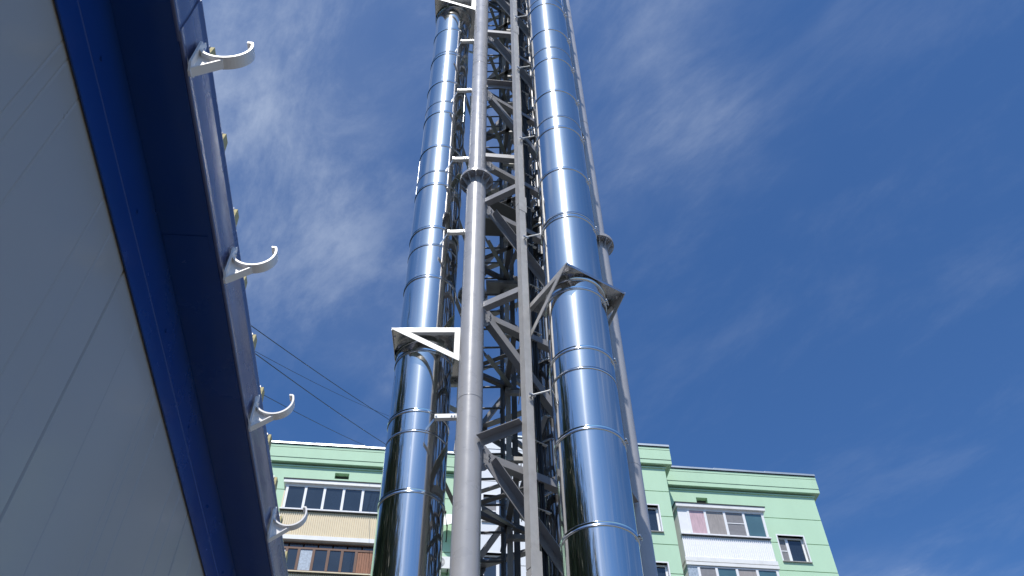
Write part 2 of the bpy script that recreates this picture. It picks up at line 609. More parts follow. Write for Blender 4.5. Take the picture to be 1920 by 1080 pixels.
def window(h, vf, split=0.36, left='net', right='glass', bar=True, surround=True):
    """white two-sash window set back in its opening"""
    u0, u1, z0, z1 = h
    f = MB()
    vv = vf - 0.16
    t = 0.075
    fbox(f, u0, u1, vv - 0.06, vv, z0, z0 + t)
    fbox(f, u0, u1, vv - 0.06, vv, z1 - t, z1)
    fbox(f, u0, u0 + t, vv - 0.06, vv, z0 + t, z1 - t)
    fbox(f, u1 - t, u1, vv - 0.06, vv, z0 + t, z1 - t)
    um = u0 + (u1 - u0) * split
    fbox(f, um - 0.06, um + 0.06, vv - 0.055, vv + 0.01, z0 + t, z1 - t)
    o = f.build('window', M['pvc'], apt)
    a = MB(); fbox(a, u0 + t, um - 0.06, vv - 0.045, vv - 0.03, z0 + t, z1 - t)
    a.build('pane', M[left], o)
    b = MB(); fbox(b, um + 0.06, u1 - t, vv - 0.045, vv - 0.03, z0 + t, z1 - t)
    b.build('pane', M[right], o)
    if bar:
        c = MB(); zm = z0 + (z1 - z0) * 0.48
        fbox(c, u0 + t, um - 0.06, vv - 0.03, vv - 0.012, zm - 0.02, zm + 0.02)
        c.build('sash_bar', M['pvc'], o)
    s = MB()
    fbox(s, u0 - 0.06, u1 + 0.06, vf - 0.14, vf + 0.07, z0 - 0.045, z0 - 0.01)
    s.build('sill', M['concrete'], o)
    if surround:
        r = MB()
        e = 0.055
        fbox(r, u0 - e, u0, vf - 0.16, vf + 0.012, z0 - 0.008, z1 + e)
        fbox(r, u1, u1 + e, vf - 0.16, vf + 0.012, z0 - 0.008, z1 + e)
        fbox(r, u0, u1, vf - 0.16, vf + 0.012, z1, z1 + e)
        r.build('reveal', M['pvc'], o)


window(win_r, 0.0)
window(win_r2, 0.0)
window(cw1, 1.4, 0.45)
window(cw2, 1.4, 0.45, left='glass', bar=False)
window(cw3, 1.4, 0.5)
window(cw4, 1.4, 0.5)


def siding(u0, u1, vf, z0, z1, material, parent, pitch=0.085):
    """vertical corrugated sheeting"""
    n = int(round((u1 - u0) / pitch))
    poly = []
    for k in range(n):
        a = u0 + (u1 - u0) * k / n
        w = (u1 - u0) / n
        poly += [(a, vf), (a + 0.42 * w, vf), (a + 0.55 * w, vf - 0.028), (a + 0.87 * w, vf - 0.028)]
    poly += [(u1, vf), (u1, vf - 0.06), (u0, vf - 0.06)]
    s = MB().prism([FP(a, b, z0) for a, b in poly], UP * (z1 - z0))
    return s.build('siding', material, parent)


def balcony(u0, u1, base, skin, posts, panes, frame, glaz0, glaz1, canopy=True, vf=1.0, bays=None):
    """projecting glazed balcony: slab, corrugated parapet, posts, panes and canopy"""
    b = MB()
    fbox(b, u0 - 0.02, u1 + 0.02, 0.004, vf - 0.07, base - 0.16, base)
    o = b.build('balcony', M['concrete'], apt)
    e = MB(); fbox(e, u0 - 0.04, u1 + 0.04, vf - 0.069, vf + 0.045, base - 0.12, base + 0.06)
    e.build('slab_edge', M['canopy'], o)
    siding(u0, u1, vf, base + 0.065, glaz0 - 0.07, skin, o)
    for uu in (u0, u1 - 0.05):
        w = MB(); fbox(w, uu, uu + 0.05, 0.004, vf - 0.062, base + 0.002, glaz1 + 0.05)
        w.build('side_panel', skin if frame != 'brown' else M['brown'], o)
    s = MB(); fbox(s, u0 - 0.03, u1 + 0.03, vf - 0.1, vf + 0.09, glaz0 - 0.065, glaz0 - 0.02)
    s.build('sill', M['pvc'] if frame != 'brown' else M['beige'], o)
    dk = MB(); fbox(dk, u0 + 0.01, u1 - 0.01, vf - 0.06, vf + 0.05, glaz0 - 0.10, glaz0 - 0.067)
    dk.build('drip_edge', M['dark_edge'], o)
    t = 0.05
    f = MB()
    fbox(f, u0, u1, vf - 0.06, vf + 0.005, glaz0 - 0.018, glaz0 + t)
    fbox(f, u0, u1, vf - 0.06, vf + 0.005, glaz1 - t, glaz1)
    f.build('frame_rail', M[frame], o)
    for p in posts:
        q = MB(); fbox(q, p - t, p + t, vf - 0.055, vf + 0.012, glaz0 + t + 0.002, glaz1 - t - 0.002)
        q.build('mullion', M[frame], o)
    for (pa, pb, mtl) in panes:
        q = MB(); fbox(q, pa + t, pb - t, vf - 0.04, vf - 0.02, glaz0 + t + 0.001, glaz1 - t - 0.001)
        p_ = q.build('pane', M[mtl], o)
        if mtl == 'net':
            x = MB(); zm = glaz0 + 0.52 * (glaz1 - glaz0)
            fbox(x, pa + t, pb - t, vf - 0.02, vf + 0.0, zm - 0.018, zm + 0.018)
            x.build('sash_bar', M['pvc'], p_)
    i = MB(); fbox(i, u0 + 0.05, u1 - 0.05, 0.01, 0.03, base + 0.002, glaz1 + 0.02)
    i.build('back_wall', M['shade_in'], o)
    if canopy:
        c = MB()
        c.prism([FP(u0 - 0.06, 0.004, glaz1 + 0.06), FP(u0 - 0.06, vf + 0.12, glaz1 + 0.06),
                 FP(u0 - 0.06, vf + 0.12, glaz1 + 0.22), FP(u0 - 0.06, 0.004, glaz1 + 0.34)], FU * (u1 - u0 + 0.12))
        c.build('canopy', M['canopy'], o)
        k = MB()
        k.prism([FP(u0 - 0.09, 0.004, glaz1 + 0.345), FP(u0 - 0.09, vf + 0.15, glaz1 + 0.225),
                 FP(u0 - 0.09, vf + 0.15, glaz1 + 0.255), FP(u0 - 0.09, 0.004, glaz1 + 0.375)], FU * (u1 - u0 + 0.18))
        k.build('canopy_felt', M['dark_edge'], o)
        l_ = MB(); fbox(l_, u0 + 0.01, u1 - 0.01, 0.03, vf + 0.02, glaz1 + 0.002, glaz1 + 0.058)
        l_.build('canopy_beam', M['pvc'] if frame != 'brown' else M['brown'], o)
    return o


# right wing, upper and lower balcony
pr = [11.31, 12.04, 12.88, 13.72, 14.56]
bal = balcony(10.86, 14.64, 21.43, M['white_siding'], pr,
              [(11.31, 12.04, 'curtain_pink'), (12.04, 12.88, 'curtain_beige'), (12.88, 13.72, 'net'), (13.72, 14.56, 'glass_teal')],
              'pvc', 22.60, 23.82)
q = MB(); fbox(q, 10.86, 11.26, 0.93, 0.99, 22.65, 23.76); q.build('infill_panel', M['pvc'], bal)
bal = balcony(10.86, 14.64, 18.72, M['white_siding'], pr,
              [(11.31, 12.04, 'net'), (12.04, 12.88, 'glass_teal'), (12.88, 13.72, 'curtain_beige'), (13.72, 14.56, 'glass_teal')],
              'pvc', 19.89, 21.11, canopy=False)
q = MB(); fbox(q, 10.86, 11.26, 0.93, 0.99, 19.94, 21.05); q.build('infill_panel', M['lace'], bal)
q = MB(); fbox(q, 10.82, 14.68, 0.10, 1.06, 21.13, 21.265); q.build('canopy', M['canopy'], bal)
# left wing
pl_ = [-5.36, -4.61, -3.85, -3.08, -2.31, -1.52]
balcony(-5.48, -1.44, 21.45, M['beige'], pl_, [(a, b, 'glass') for a, b in zip(pl_[:-1], pl_[1:])], 'pvc', 22.72, 23.86)
pb_ = [-5.42, -4.88, -4.42, -3.86, -3.30, -2.78, -2.24]
bal = balcony(-5.48, -1.44, 18.74, M['beige'], pb_,
              [(-5.42, -4.88, 'glass'), (-4.88, -4.42, 'glass'), (-4.42, -3.86, 'lace'), (-3.86, -3.30, 'glass'), (-3.30, -2.78, 'glass'), (-2.78, -2.24, 'glass')],
              'brown', 19.98, 20.98, canopy=False)
for k in range(8):
    q = MB(); a = -2.19 + k * 0.092
    fbox(q, a, a + 0.084, 0.94, 0.985 + 0.004 * (k % 2), 19.99, 20.97)
    q.build('board', M['wood_board'], bal)
for k in range(7):
    q = MB(); a = -5.42 + k * 0.56
    fbox(q, a + 0.03, a + 0.53, 0.80, 0.83, 21.0, 21.28)
    q.build('transom_pane', M['glass'], bal)
q = MB(); fbox(q, -5.44, -1.48, 0.84, 0.93, 21.0, 21.06); fbox(q, -5.44, -1.48, 0.45, 0.86, 21.268, 21.288)
q.build('transom_rail', M['brown'], bal)
q = MB(); fbox(q, -5.46, -1.46, 0.10, 0.92, 21.06, 21.066); q.build('soffit', M['brown'], bal)

# dish and outdoor unit on the left wing wall
dish = thing('satellite_dish', FP(1.22, 0.0, 22.2), 'pale round satellite dish on the green wall between the left flue and grey pipe', 'dish')
d = MB()
c0 = FP(1.22, 0.42, 22.95)
ax = (-FN + UP * 0.45 - FU * 0.2).normalized()
e1 = ax.cross(UP).normalized(); e2 = e1.cross(ax)
vs, fs = [c0], []
for k in range(1, 6):
    rr = 0.08 * k
    for i in range(24):
        a = 2 * math.pi * i / 24
        vs.append(c0 + (e1 * math.cos(a) + e2 * math.sin(a)) * rr + ax * (rr * rr * 0.55))
for i in range(24):
    fs.append((0, 1 + i, 1 + (i + 1) % 24))
for k in range(4):
    for i in range(24):
        j = (i + 1) % 24
        fs.append((1 + k * 24 + i, 1 + (k + 1) * 24 + i, 1 + (k + 1) * 24 + j, 1 + k * 24 + j))
d.add(vs, fs, True)
d.build('reflector', M['canopy'], dish)
d = MB().tube([FP(1.22, 0.0, 22.25), FP(1.22, 0.25, 22.30), FP(1.22, 0.36, 22.93)], 0.025)
d.build('mount_arm', M['cable'], dish)
d = MB().tube([c0 + e2 * -0.38, c0 + ax * 0.55 - e2 * 0.25], 0.015)
d.add([p.copy() for p in []], [])
hd = d.build('feed_arm', M['cable'], dish)
d = MB().tube([c0 + ax * 0.52 - e2 * 0.25, c0 + ax * 0.62 - e2 * 0.24], 0.04)
d.build('receiver', M['cable'], hd)
ac = thing('air_conditioner', FP(1.05, 0.3, 20.75), 'small white air conditioner unit on the green wall below the satellite dish', 'air conditioner')
d = MB(); fbox(d, 0.72, 1.42, 0.12, 0.42, 20.78, 21.30); body = d.build('casing', M['canopy'], ac)
d = MB()
cc = FP(0.98, 0.425, 21.04)
for k in range(6):
    rr = 0.035 + 0.035 * k
    pts = [cc + FU * rr * math.cos(2 * math.pi * i / 24) + UP * rr * math.sin(2 * math.pi * i / 24) for i in range(25)]
    d.tube(pts, 0.006, 5)
d.build('fan_grille', M['dark_edge'], body)
d = MB()
for uu in (0.80, 1.30):
    fbox(d, uu, uu + 0.04, 0.004, 0.42, 20.735, 20.775)
d.build('wall_bracket', M['cable'], ac)

# ------------------------------------------------------------------ low blue and grey boiler house on the left
BA = R(-5.6)
BS = Vector((math.sin(BA), math.cos(BA), 0))         # along the eave, away from the camera
BO = Vector((math.cos(BA), -math.sin(BA), 0))        # out from the wall


def BP(s, o, z):
    return BS * s + BO * o + UP * (z + CZ)


S0, S1 = -6.55, 5.45
house = thing('boiler_house', BP(-0.5, -2.5, -CZ), 'low grey panelled boiler house with deep blue metal eave trim', 'building')
WO = -0.807
pw = MB()
prof = [(0.002, -0.05), (0.002, -0.006), (0.006, 0.0)]
xs = [0.17, 0.40, 0.44, 0.53, 0.78, 0.87]
for x in xs:
    prof += [(x - 0.0045, 0.0), (x, -0.0013), (x + 0.0045, 0.0)]
prof += [(0.994, 0.0), (0.998, -0.006), (0.998, -0.05)]
s_first = -6.55
base_panel = None
for k in range(12):
    s = s_first + k
    if base_panel is None:
        pw.prism([BP(s + a, WO + b, -CZ + 0.12) for a, b in prof], UP * (CZ + 1.79))
        base_panel = pw.build('wall_panel', M['panel'], house)
    else:
        inst(base_panel, 'wall_panel', house, BS * k)
bk = MB().box(BP(S0, WO - 0.046, -CZ), BS * (S1 - S0), -BO * 0.03, UP * (CZ + 1.93))
bk.build('joint_seal', M['joint'], house)
bx = MB()
bx.box(BP(S0, WO - 0.08, -CZ), BS * 0.06, -BO * 3.4, UP * (CZ + 1.95))
bx.box(BP(S1 - 0.06, WO - 0.08, -CZ), BS * 0.06, -BO * 3.4, UP * (CZ + 1.95))
bx.box(BP(S0, -4.38, -CZ), BS * (S1 - S0), BO * 0.06, UP * (CZ + 2.4))
bx.build('rear_wall', M['panel'], house)
pl = MB().box(BP(S0, WO + 0.02, -CZ), BS * (S1 - S0), -BO * 0.06, UP * 0.12)
pl.build('plinth', M['concrete'], house)


def strip(name, pts, th, material, parent, s0=S0, s1=S1, smooth=False, seg=1):
    """folded sheet: open outline in (out, up) thickened towards the wall and run along the eave"""
    p2 = [(o, z) for o, z in pts]
    back = []
    for i, (o, z) in enumerate(p2):
        a = p2[max(i - 1, 0)]
        b = p2[min(i + 1, len(p2) - 1)]
        d = Vector((b[0] - a[0], b[1] - a[1]))
        d.normalize()
        back.append((o - d[1] * th, z + d[0] * th))
    poly = p2 + back[::-1]
    n = len(poly)
    mb = MB()
    if smooth:
        vs, fs = [], []
        for s in (s0, s1):
            vs += [BP(s, o, z) for o, z in poly]
        k = len(p2)
        for i in range(k - 1):
            fs.append((i, i + n, i + 1 + n, i + 1))
        mb.add(vs, fs, True)
        fs2 = []
        for i in range(k - 1, n):
            j = (i + 1) % n
            fs2.append((i, i + n, j + n, j))
        fs2.append(tuple(range(n)))
        fs2.append(tuple(range(2 * n - 1, n - 1, -1)))
        mb.add(vs, fs2, False)
    else:
        mb.prism([BP(s0, o, z) for o, z in poly], BS * (s1 - s0))
    return mb.build(name, material, parent)


# wall flashing with a kicked-out lower lip, soffit, rolled fascia in two lengths with a lapped joint
strip('wall_flashing', [(-0.7985, 1.672), (-0.7980, 1.758), (-0.7965, 1.760), (-0.7975, 1.916)], 0.004, M['blue'], house)
strip('soffit', [(-0.799, 1.9185), (-0.663, 1.9185)], 0.004, M['blue'], house)
fas = [(-0.662, 1.9185), (-0.656, 1.9165), (-0.6525, 1.920), (-0.6545, 1.930)]
fas += [(-0.655 + 0.002 * math.sin(math.pi * k / 10), 1.935 + 0.145 * k / 10) for k in range(1, 10)]
fas += [(-0.6545, 2.082), (-0.650, 2.090), (-0.651, 2.098), (-0.660, 2.103), (-0.672, 2.100)]
strip('fascia', fas, 0.003, M['fascia'], house, 0.93, S1, smooth=True)
fas2 = [(o - 0.0035, z - 0.001) for o, z in fas]
strip('fascia', fas2, 0.003, M['fascia'], house, S0, 0.955, smooth=True)
for sj in (-2.1, 0.62, 3.12):
    strip('lap_joint', [(-0.7962, 1.764), (-0.7967, 1.912)], 0.0015, M['blue'], house, sj, sj + 0.05)
    strip('lap_joint', [(-0.794, 1.9165), (-0.676, 1.9165)], 0.0012, M['blue'], house, sj + 0.9, sj + 0.95)
for k in range(16):
    ss = -1.1 + 0.41 * k
    q = MB().tube([BP(ss, -0.797, 1.80), BP(ss, -0.7925, 1.80)], 0.0055, 8, smooth=False)
    q.build('screw', M['blue'], house)
# roof of ribbed insulated panels, foam showing at the cut ends of the ribs
rz = lambda o: 2.075 + (-0.665 - o) * 0.12
rf = MB()
rf.prism([BP(S0, -0.665, 1.955), BP(S0, -0.665, 2.075), BP(S0, -4.4, rz(-4.4)), BP(S0, -4.4, rz(-4.4) - 0.12)], BS * (S1 - S0))
roof = rf.build('roof', M['roof_metal'], house)
first = None
k0 = -28
for k in range(k0, 17):
    s = 1.10 + 0.2582 * k
    if first is None:
        s_ref = s
        rb = MB()
        tr = [(-0.034, -0.02), (-0.016, 0.088), (0.016, 0.088), (0.034, -0.02)]
        rb.add([BP(s + a, -0.668, rz(-0.665) + b + 0.001) for a, b in tr] +
               [BP(s + a, -4.4, rz(-4.4) + b + 0.001) for a, b in tr],
               [(0, 1, 5, 4), (1, 2, 6, 5), (2, 3, 7, 6), (3, 0, 4, 7), (4, 5, 6, 7), (3, 2, 1, 0)])
        first = rb.build('roof_rib', M['roof_metal'], roof)
        fm = MB()
        tf = [(-0.031, -0.02), (-0.0145, 0.084), (0.0145, 0.084), (0.031, -0.02)]
        fm.add([BP(s + a, -0.659, rz(-0.665) + b) for a, b in tf] + [BP(s + a, -0.669, rz(-0.665) + b) for a, b in tf],
               [(0, 1, 5, 4), (1, 2, 6, 5), (2, 3, 7, 6), (3, 0, 4, 7), (0, 3, 2, 1), (4, 5, 6, 7)])
        foam = fm.build('foam_end', M['foam'], roof)
    else:
        inst(first, 'roof_rib', roof, BS * (s - s_ref))
        o = inst(foam, 'foam_end', roof, BS * (s - s_ref) + BO * random.uniform(-0.002, 0.004))

# gutter brackets
blabels = ['white plastic half-round gutter bracket nearest the top of the picture on blue fascia',
           'white plastic half-round gutter bracket second from the top on blue fascia',
           'white plastic half-round gutter bracket third from the top, above the green roofline',
           'white plastic half-round gutter bracket lowest on the fascia, overlapping the beige balcony']
proto_parts = None
for k in range(4):
    s = 1.020 + 0.635 * k
    org = BP(s, -0.6445, 2.014)
    t = thing('gutter_bracket', org, blabels[k], 'bracket', 'gutter brackets along the blue eave')
    if proto_parts is None:
        def LP(a, o, z):
            return org + BS * a + BO * o + UP * z
        rc, th, wd = 0.0585, 0.006, 0.032
        oc = 0.0610
        p = MB()          # pointed back plate
        outl = [(-0.007, -0.124), (0.007, -0.124), (0.021, -0.104), (0.021, -0.020), (0.012, 0.002), (0.005, 0.026), (-0.005, 0.026), (-0.012, 0.002), (-0.021, -0.020), (-0.021, -0.104)]
        p.prism([LP(a, 0.0, z) for a, z in outl], BO * 0.006)
        pp = [p.build('back_plate', M['white_plastic'], t)]
        h = MB()          # half-round cradle
        n = 28
        a0, a1 = 170, 382
        vs, fs = [], []
        for i in range(n + 1):
            a = R(a0 + (a1 - a0) * i / n)
            for rr, aa in ((rc, -wd / 2), (rc + th, -wd / 2), (rc + th, wd / 2), (rc, wd / 2)):
                vs.append(LP(aa, oc + rr * math.cos(a), rr * math.sin(a)))
        for i in range(n):
            for e in range(4):
                f_ = (e + 1) % 4
                fs.append((i * 4 + e, i * 4 + f_, i * 4 + 4 + f_, i * 4 + 4 + e))
        fs.append((0, 1, 2, 3)); fs.append((n * 4 + 3, n * 4 + 2, n * 4 + 1, n * 4))
        h.add(vs, fs, False)
        pp.append(h.build('cradle', M['white_plastic'], t))
        l_ = MB()         # curled lip
        zt, ot = rc * math.sin(R(a1)), oc + rc * math.cos(R(a1))
        l_.box(LP(-wd / 2 + 0.001, ot - 0.009, zt - 0.001), BS * (wd - 0.002), BO * 0.012, UP * 0.006)
        pp.append(l_.build('lip', M['white_plastic'], t))
        w_ = MB()         # thin web between plate and cradle
        web = [(0.0055, -0.118), (0.0055, -0.02)]
        for i in range(9):
            a = R(196 + (275 - 196) * i / 8)
            web.append((oc + (rc + th - 0.001) * math.cos(a), (rc + th - 0.001) * math.sin(a)))
        w_.prism([LP(-0.0025, o, z) for o, z in web], BS * 0.005)
        pp.append(w_.build('web', M['white_plastic'], t))
        f2 = MB()         # flange along the lower edge of the web
        zb = -(rc + th) * 1.0
        f2.prism([LP(-0.012, 0.0055, -0.1195), LP(-0.012, oc + 0.006, zb - 0.0045), LP(-0.012, oc + 0.006, zb), LP(-0.012, 0.0055, -0.114)], BS * 0.024)
        pp.append(f2.build('foot_flange', M['white_plastic'], t))
        sc_ = MB()
        sc_.tube([LP(0, 0.005, -0.006), LP(0, 0.010, -0.006)], 0.006, 10)
        pp.append(sc_.build('screw', M['bolt'], t))
        sc_ = MB()
        sc_.tube([LP(0.012, 0.005, -0.098), LP(0.012, 0.010, -0.098)], 0.005, 10)
        pp.append(sc_.build('screw', M['bolt'], t))
        proto_parts = pp
    else:
        for p in proto_parts:
            inst(p, p.name.split('.')[0], t, (0, 0, 0))

# ------------------------------------------------------------------ lattice mast
Z = lambda z: z + CZ
PA, PB, PC = V(-0.45, 6.735), V(1.25, 7.881), V(-0.593, 8.780)
MC = (PA + PB + PC) / 3
mast = thing('lattice_mast', V(MC.x, MC.y, 0), 'tall grey triangular lattice mast of three round tubes with angle braces', 'mast')
ZTOP = 24.0
ZF = 10.02
RA, RAU = 0.130, 0.121
LEV = [-0.60, 1.40, 3.40, 5.38, 7.38, 9.42, 10.52, 12.52, 14.52, 16.52, 18.52, 20.52, 22.52]
for i, P in enumerate((PA, PB, PC)):
    c = MB()
    c.lathe([(RA, Z(-1.45)), (RA, Z(ZF - 0.02))], P, 48)
    o = c.build('tube', M['grey_paint'], mast)
    c = MB()
    c.lathe([(RAU, Z(ZF + 0.02)), (RAU, Z(ZTOP)), (0.001, Z(ZTOP))], P, 48)
    o2 = c.build('tube', M['grey_paint'], mast)
    for zz in (2.6, 6.05, 13.35, 17.6):
        w = MB()
        rr = RA if zz < ZF else RAU
        w.lathe([(rr - 0.001, Z(zz) - 0.006), (rr + 0.0025, Z(zz) - 0.003), (rr + 0.0025, Z(zz) + 0.003), (rr - 0.001, Z(zz) + 0.006)], P, 48)
        w.build('weld_seam', M['grey_paint'], o)
    for zz, nm in ((ZF - 0.024, 0), (ZF + 0.002, 1)):
        f = MB()
        f.lathe([(RAU - 0.01, Z(zz)), (0.225, Z(zz)), (0.225, Z(zz) + 0.022), (RAU - 0.01, Z(zz) + 0.022)], P, 48, smooth=False)
        fl = f.build('flange', M['grey_paint'], mast)
        if nm == 0:
            b = MB()
            for k in range(12):
                a = 2 * math.pi * (k + 0.5) / 12
                pc = P + V(math.cos(a), math.sin(a)) * 0.19
                b.tube([pc + UP * (Z(zz) - 0.028), pc + UP * (Z(zz) - 0.001)], 0.014, 6, smooth=False)
            b.build('flange_bolt', M['grey_strut'], fl)
        for k in range(12):
            a = 2 * math.pi * k / 12
            e = V(math.cos(a), math.sin(a))
            tdir = V(-math.sin(a), math.cos(a))
            s_ = MB()
            r0 = (RA if nm == 0 else RAU) - 0.003
            if nm == 0:
                tri = [P + e * r0 + UP * Z(zz), P + e * 0.215 + UP * Z(zz), P + e * 0.215 + UP * (Z(zz) - 0.025), P + e * (r0 + 0.012) + UP * (Z(zz) - 0.15), P + e * r0 + UP * (Z(zz) - 0.15)]
            else:
                tri = [P + e * r0 + UP * (Z(zz) + 0.022), P + e * 0.215 + UP * (Z(zz) + 0.022), P + e * 0.215 + UP * (Z(zz) + 0.045), P + e * (r0 + 0.012) + UP * (Z(zz) + 0.15), P + e * r0 + UP * (Z(zz) + 0.15)]
            s_.prism([p - tdir * 0.004 for p in tri], tdir * 0.008)
            s_.build('stiffener', M['grey_paint'], fl)
    fb = MB()
    fb.lathe([(0.001, Z(-1.44)), (0.26, Z(-1.44)), (0.26, Z(-1.41)), (0.1, Z(-1.41))], P, 32, smooth=False)
    fb.build('base_plate', M['grey_paint'], mast)
fdn = MB()
fdn.prism([V(MC.x, MC.y) + az(a) * 2.1 for a in (28, 88, 148, 208, 268, 328)], UP * 0.155)
fdn.build('foundation', M['concrete'], mast)


def face(P, Q, nrm, flip, alt, dense=False):
    """horizontals and falling diagonals of one side of the mast, with gussets"""
    d = (Q - P).normalized()
    L = (Q - P).length
    g0 = 0.15
    for k, z in enumerate(LEV):
        a = P + d * g0 + nrm * 0.035 + UP * Z(z)
        b = P + d * (L - g0) + nrm * 0.035 + UP * Z(z)
        h = MB().angle(a, b, UP, -nrm, 0.088, 0.009)
        h.build('horizontal_strut', M['grey_strut'], mast)
        for (e, sd) in ((P, 1), (Q, -1)):
            gp = MB()
            c = e + d * sd * 0.10 + nrm * 0.024 + UP * Z(z)
            out_ = d * sd
            pts = [c + UP * 0.19, c + out_ * 0.075 + UP * 0.16, c + out_ * 0.155 + UP * 0.09, c + out_ * 0.155 - UP * 0.03, c + out_ * 0.075 - UP * 0.13, c - UP * 0.17]
            gp.prism(pts, nrm * 0.010)
            go = gp.build('gusset_plate', M['grey_strut'], mast)
            gb = MB()
            for (bx_, bz_) in ((0.05, 0.10), (0.11, 0.06), (0.05, -0.07), (0.11, -0.0)):
                q0 = c + out_ * bx_ + UP * bz_ + nrm * 0.010
                gb.tube([q0, q0 + nrm * 0.014], 0.011, 6, smooth=False)
            tag(gb.build('gusset_bolt', M['bolt'], go), kind='stuff')
        if k > 0 and not (abs(z - 10.52) < 0.01):
            zl = LEV[k - 1]
            if flip:
                a = P + d * 0.19 + UP * Z(zl + 0.12)
                b = Q - d * 0.19 + UP * Z(z - 0.06)
            else:
                a = P + d * 0.19 + UP * Z(z - 0.06)
                b = Q - d * 0.19 + UP * Z(zl + 0.12)
            along = (b - a).normalized()
            side = nrm.cross(along)
            if side.z < 0:
                side = -side
            m_ = MB()
            if (k + alt) % 3 == 1:
                # flange turned inwards: its lit face shows
                m_.angle(a + nrm * 0.046, b + nrm * 0.046, side, -nrm, 0.09, 0.009)
            else:
                # flange standing out over the leg
                m_.angle(a + nrm * 0.046 + side * 0.05, b + nrm * 0.046 + side * 0.05, -side, nrm, 0.09, 0.009, 0.10)
            m_.build('diagonal_brace', M['grey_strut'], mast)
            if dense:
                zm = (z + zl) / 2
                h2 = MB().angle(P + d * g0 + nrm * 0.02 + UP * Z(zm), P + d * (L - g0) + nrm * 0.02 + UP * Z(zm), UP, -nrm, 0.06, 0.007)
                h2.build('horizontal_strut', M['grey_strut'], mast)
                a2 = P + d * 0.19 + UP * Z(z - 0.06 if flip else zl + 0.12) - nrm * 0.05
                b2 = Q - d * 0.19 + UP * Z(zl + 0.12 if flip else z - 0.06) - nrm * 0.05
                c2 = MB().angle(a2, b2, side, -nrm, 0.062, 0.007)
                c2.build('diagonal_brace', M['shaded_grey'] if k % 2 else M['grey_strut'], mast)


nR, nL, n3 = az(146), az(266), az(26)
face(PA, PB, nR, False, 0)
face(PA, PC, nL, True, 1, True)
face(PC, PB, n3, True, 0, True)

# stand-off rails that carry the right flue
rail1 = V(0.125, 6.425)
rail2 = V(0.755, 6.852)
tR = az(56)
for rp, chord, s in ((rail1, PA, 0.62), (rail2, PB, 1.38)):
    zs = [-1.44, 3.95, 9.02, 14.05, 19.1, ZTOP - 0.5]
    for za, zb in zip(zs[:-1], zs[1:]):
        c = MB()
        hw = 0.042
        c.prism([rp - tR * hw - nR * hw + UP * Z(za), rp + tR * hw - nR * hw + UP * Z(za),
                 rp + tR * hw + nR * hw + UP * Z(za), rp - tR * hw + nR * hw + UP * Z(za)], UP * (zb - za - 0.012))
        rr = c.build('stand_off_rail', M['rail_paint'], mast)
        j = MB()
        for zz in [za + 0.0] if za > 0 else []:
            j.prism([rp + tR * a + nR * b + UP * Z(zz - 0.16) for a, b in ((-0.050, 0.046), (0.062, 0.046), (0.062, 0.040), (-0.050, 0.040))], UP * 0.32)
        if j.v:
            j.build('splice_plate', M['rail_paint'], rr)
    for z in LEV[1:]:
        a = chord + (rp - chord).normalized() * 0.135 + UP * Z(z + 0.045)
        b = rp - (rp - chord).normalized() * 0.05 + UP * Z(z + 0.045)
        if z > 10 and chord is PA:
            b = V(0.10, 6.72, Z(z + 0.045))
        d = (b - a).normalized()
        sd = UP.cross(d)
        if sd.dot(nR) > 0:
            sd = -sd
        arm = MB()
        if z in (5.38, 12.52):
            arm.angle(a + UP * 0.09, b + UP * 0.09, -UP, -sd, 0.09, 0.008, 0.09)
        else:
            arm.angle(a, b, UP, sd, 0.085, 0.008)
        arm.build('rail_arm', M['grey_strut'], mast)
        fpnt = PA + tR * s + nR * 0.036 + UP * Z(z + 0.01)
        so = MB().angle(fpnt, V(rp.x, rp.y, Z(z + 0.01)) - nR * 0.044, UP, tR if chord is PA else -tR, 0.07, 0.008)
        so.build('stand_off', M['grey_strut'], mast)
        # small cleat plates bolted on the rail
    for z in (4.1, 5.9, 6.55, 8.9, 11.4, 13.2):
        cl = MB().box(rp + tR * 0.044 + nR * 0.030 + UP * Z(z), tR * 0.006, -nR * 0.07, UP * 0.17)
        cl.build('cleat', M['grey_strut'], mast)

# level diaphragms that stiffen the triangle
for z in LEV[1:-1]:
    for (p_, q_) in (((PA + PB) / 2, (PA + PC) / 2), ((PA + PC) / 2, (PB + PC) / 2), ((PA * 0.7 + PB * 0.3), (PC * 0.75 + PB * 0.25))):
        c = MB().angle(V(p_.x, p_.y, Z(z + 0.10)), V(q_.x, q_.y, Z(z + 0.10)), UP, UP.cross(q_ - p_), 0.06, 0.007)
        c.build('diaphragm_strut', M['shaded_grey'], mast)
for z in LEV[3:-2]:
    # knee braces from the near tube to the inner verticals
    c = MB().angle(V(PA.x + 0.13, PA.y + 0.12, Z(z - 0.55)), V(-0.06, 8.02, Z(z + 0.05)), UP, az(60), 0.055, 0.007)
    c.build('knee_brace', M['shaded_grey'], mast)
    c = MB().angle(V(0.36, 7.30, Z(z + 0.95)), V(0.0, 8.05, Z(z + 0.30)), UP, az(240), 0.05, 0.006)
    c.build('knee_brace', M['grey_strut'], mast)
# inner platform at the flange level, smaller landing below it
pf = MB()
lp = [V(-0.36, 7.97), V(0.06, 7.99), V(0.07, 8.24), V(-0.36, 8.22)]
pf.prism([p + UP * Z(9.38) for p in lp], UP * 0.05)
pf.build('landing', M['grey_strut'], mast)
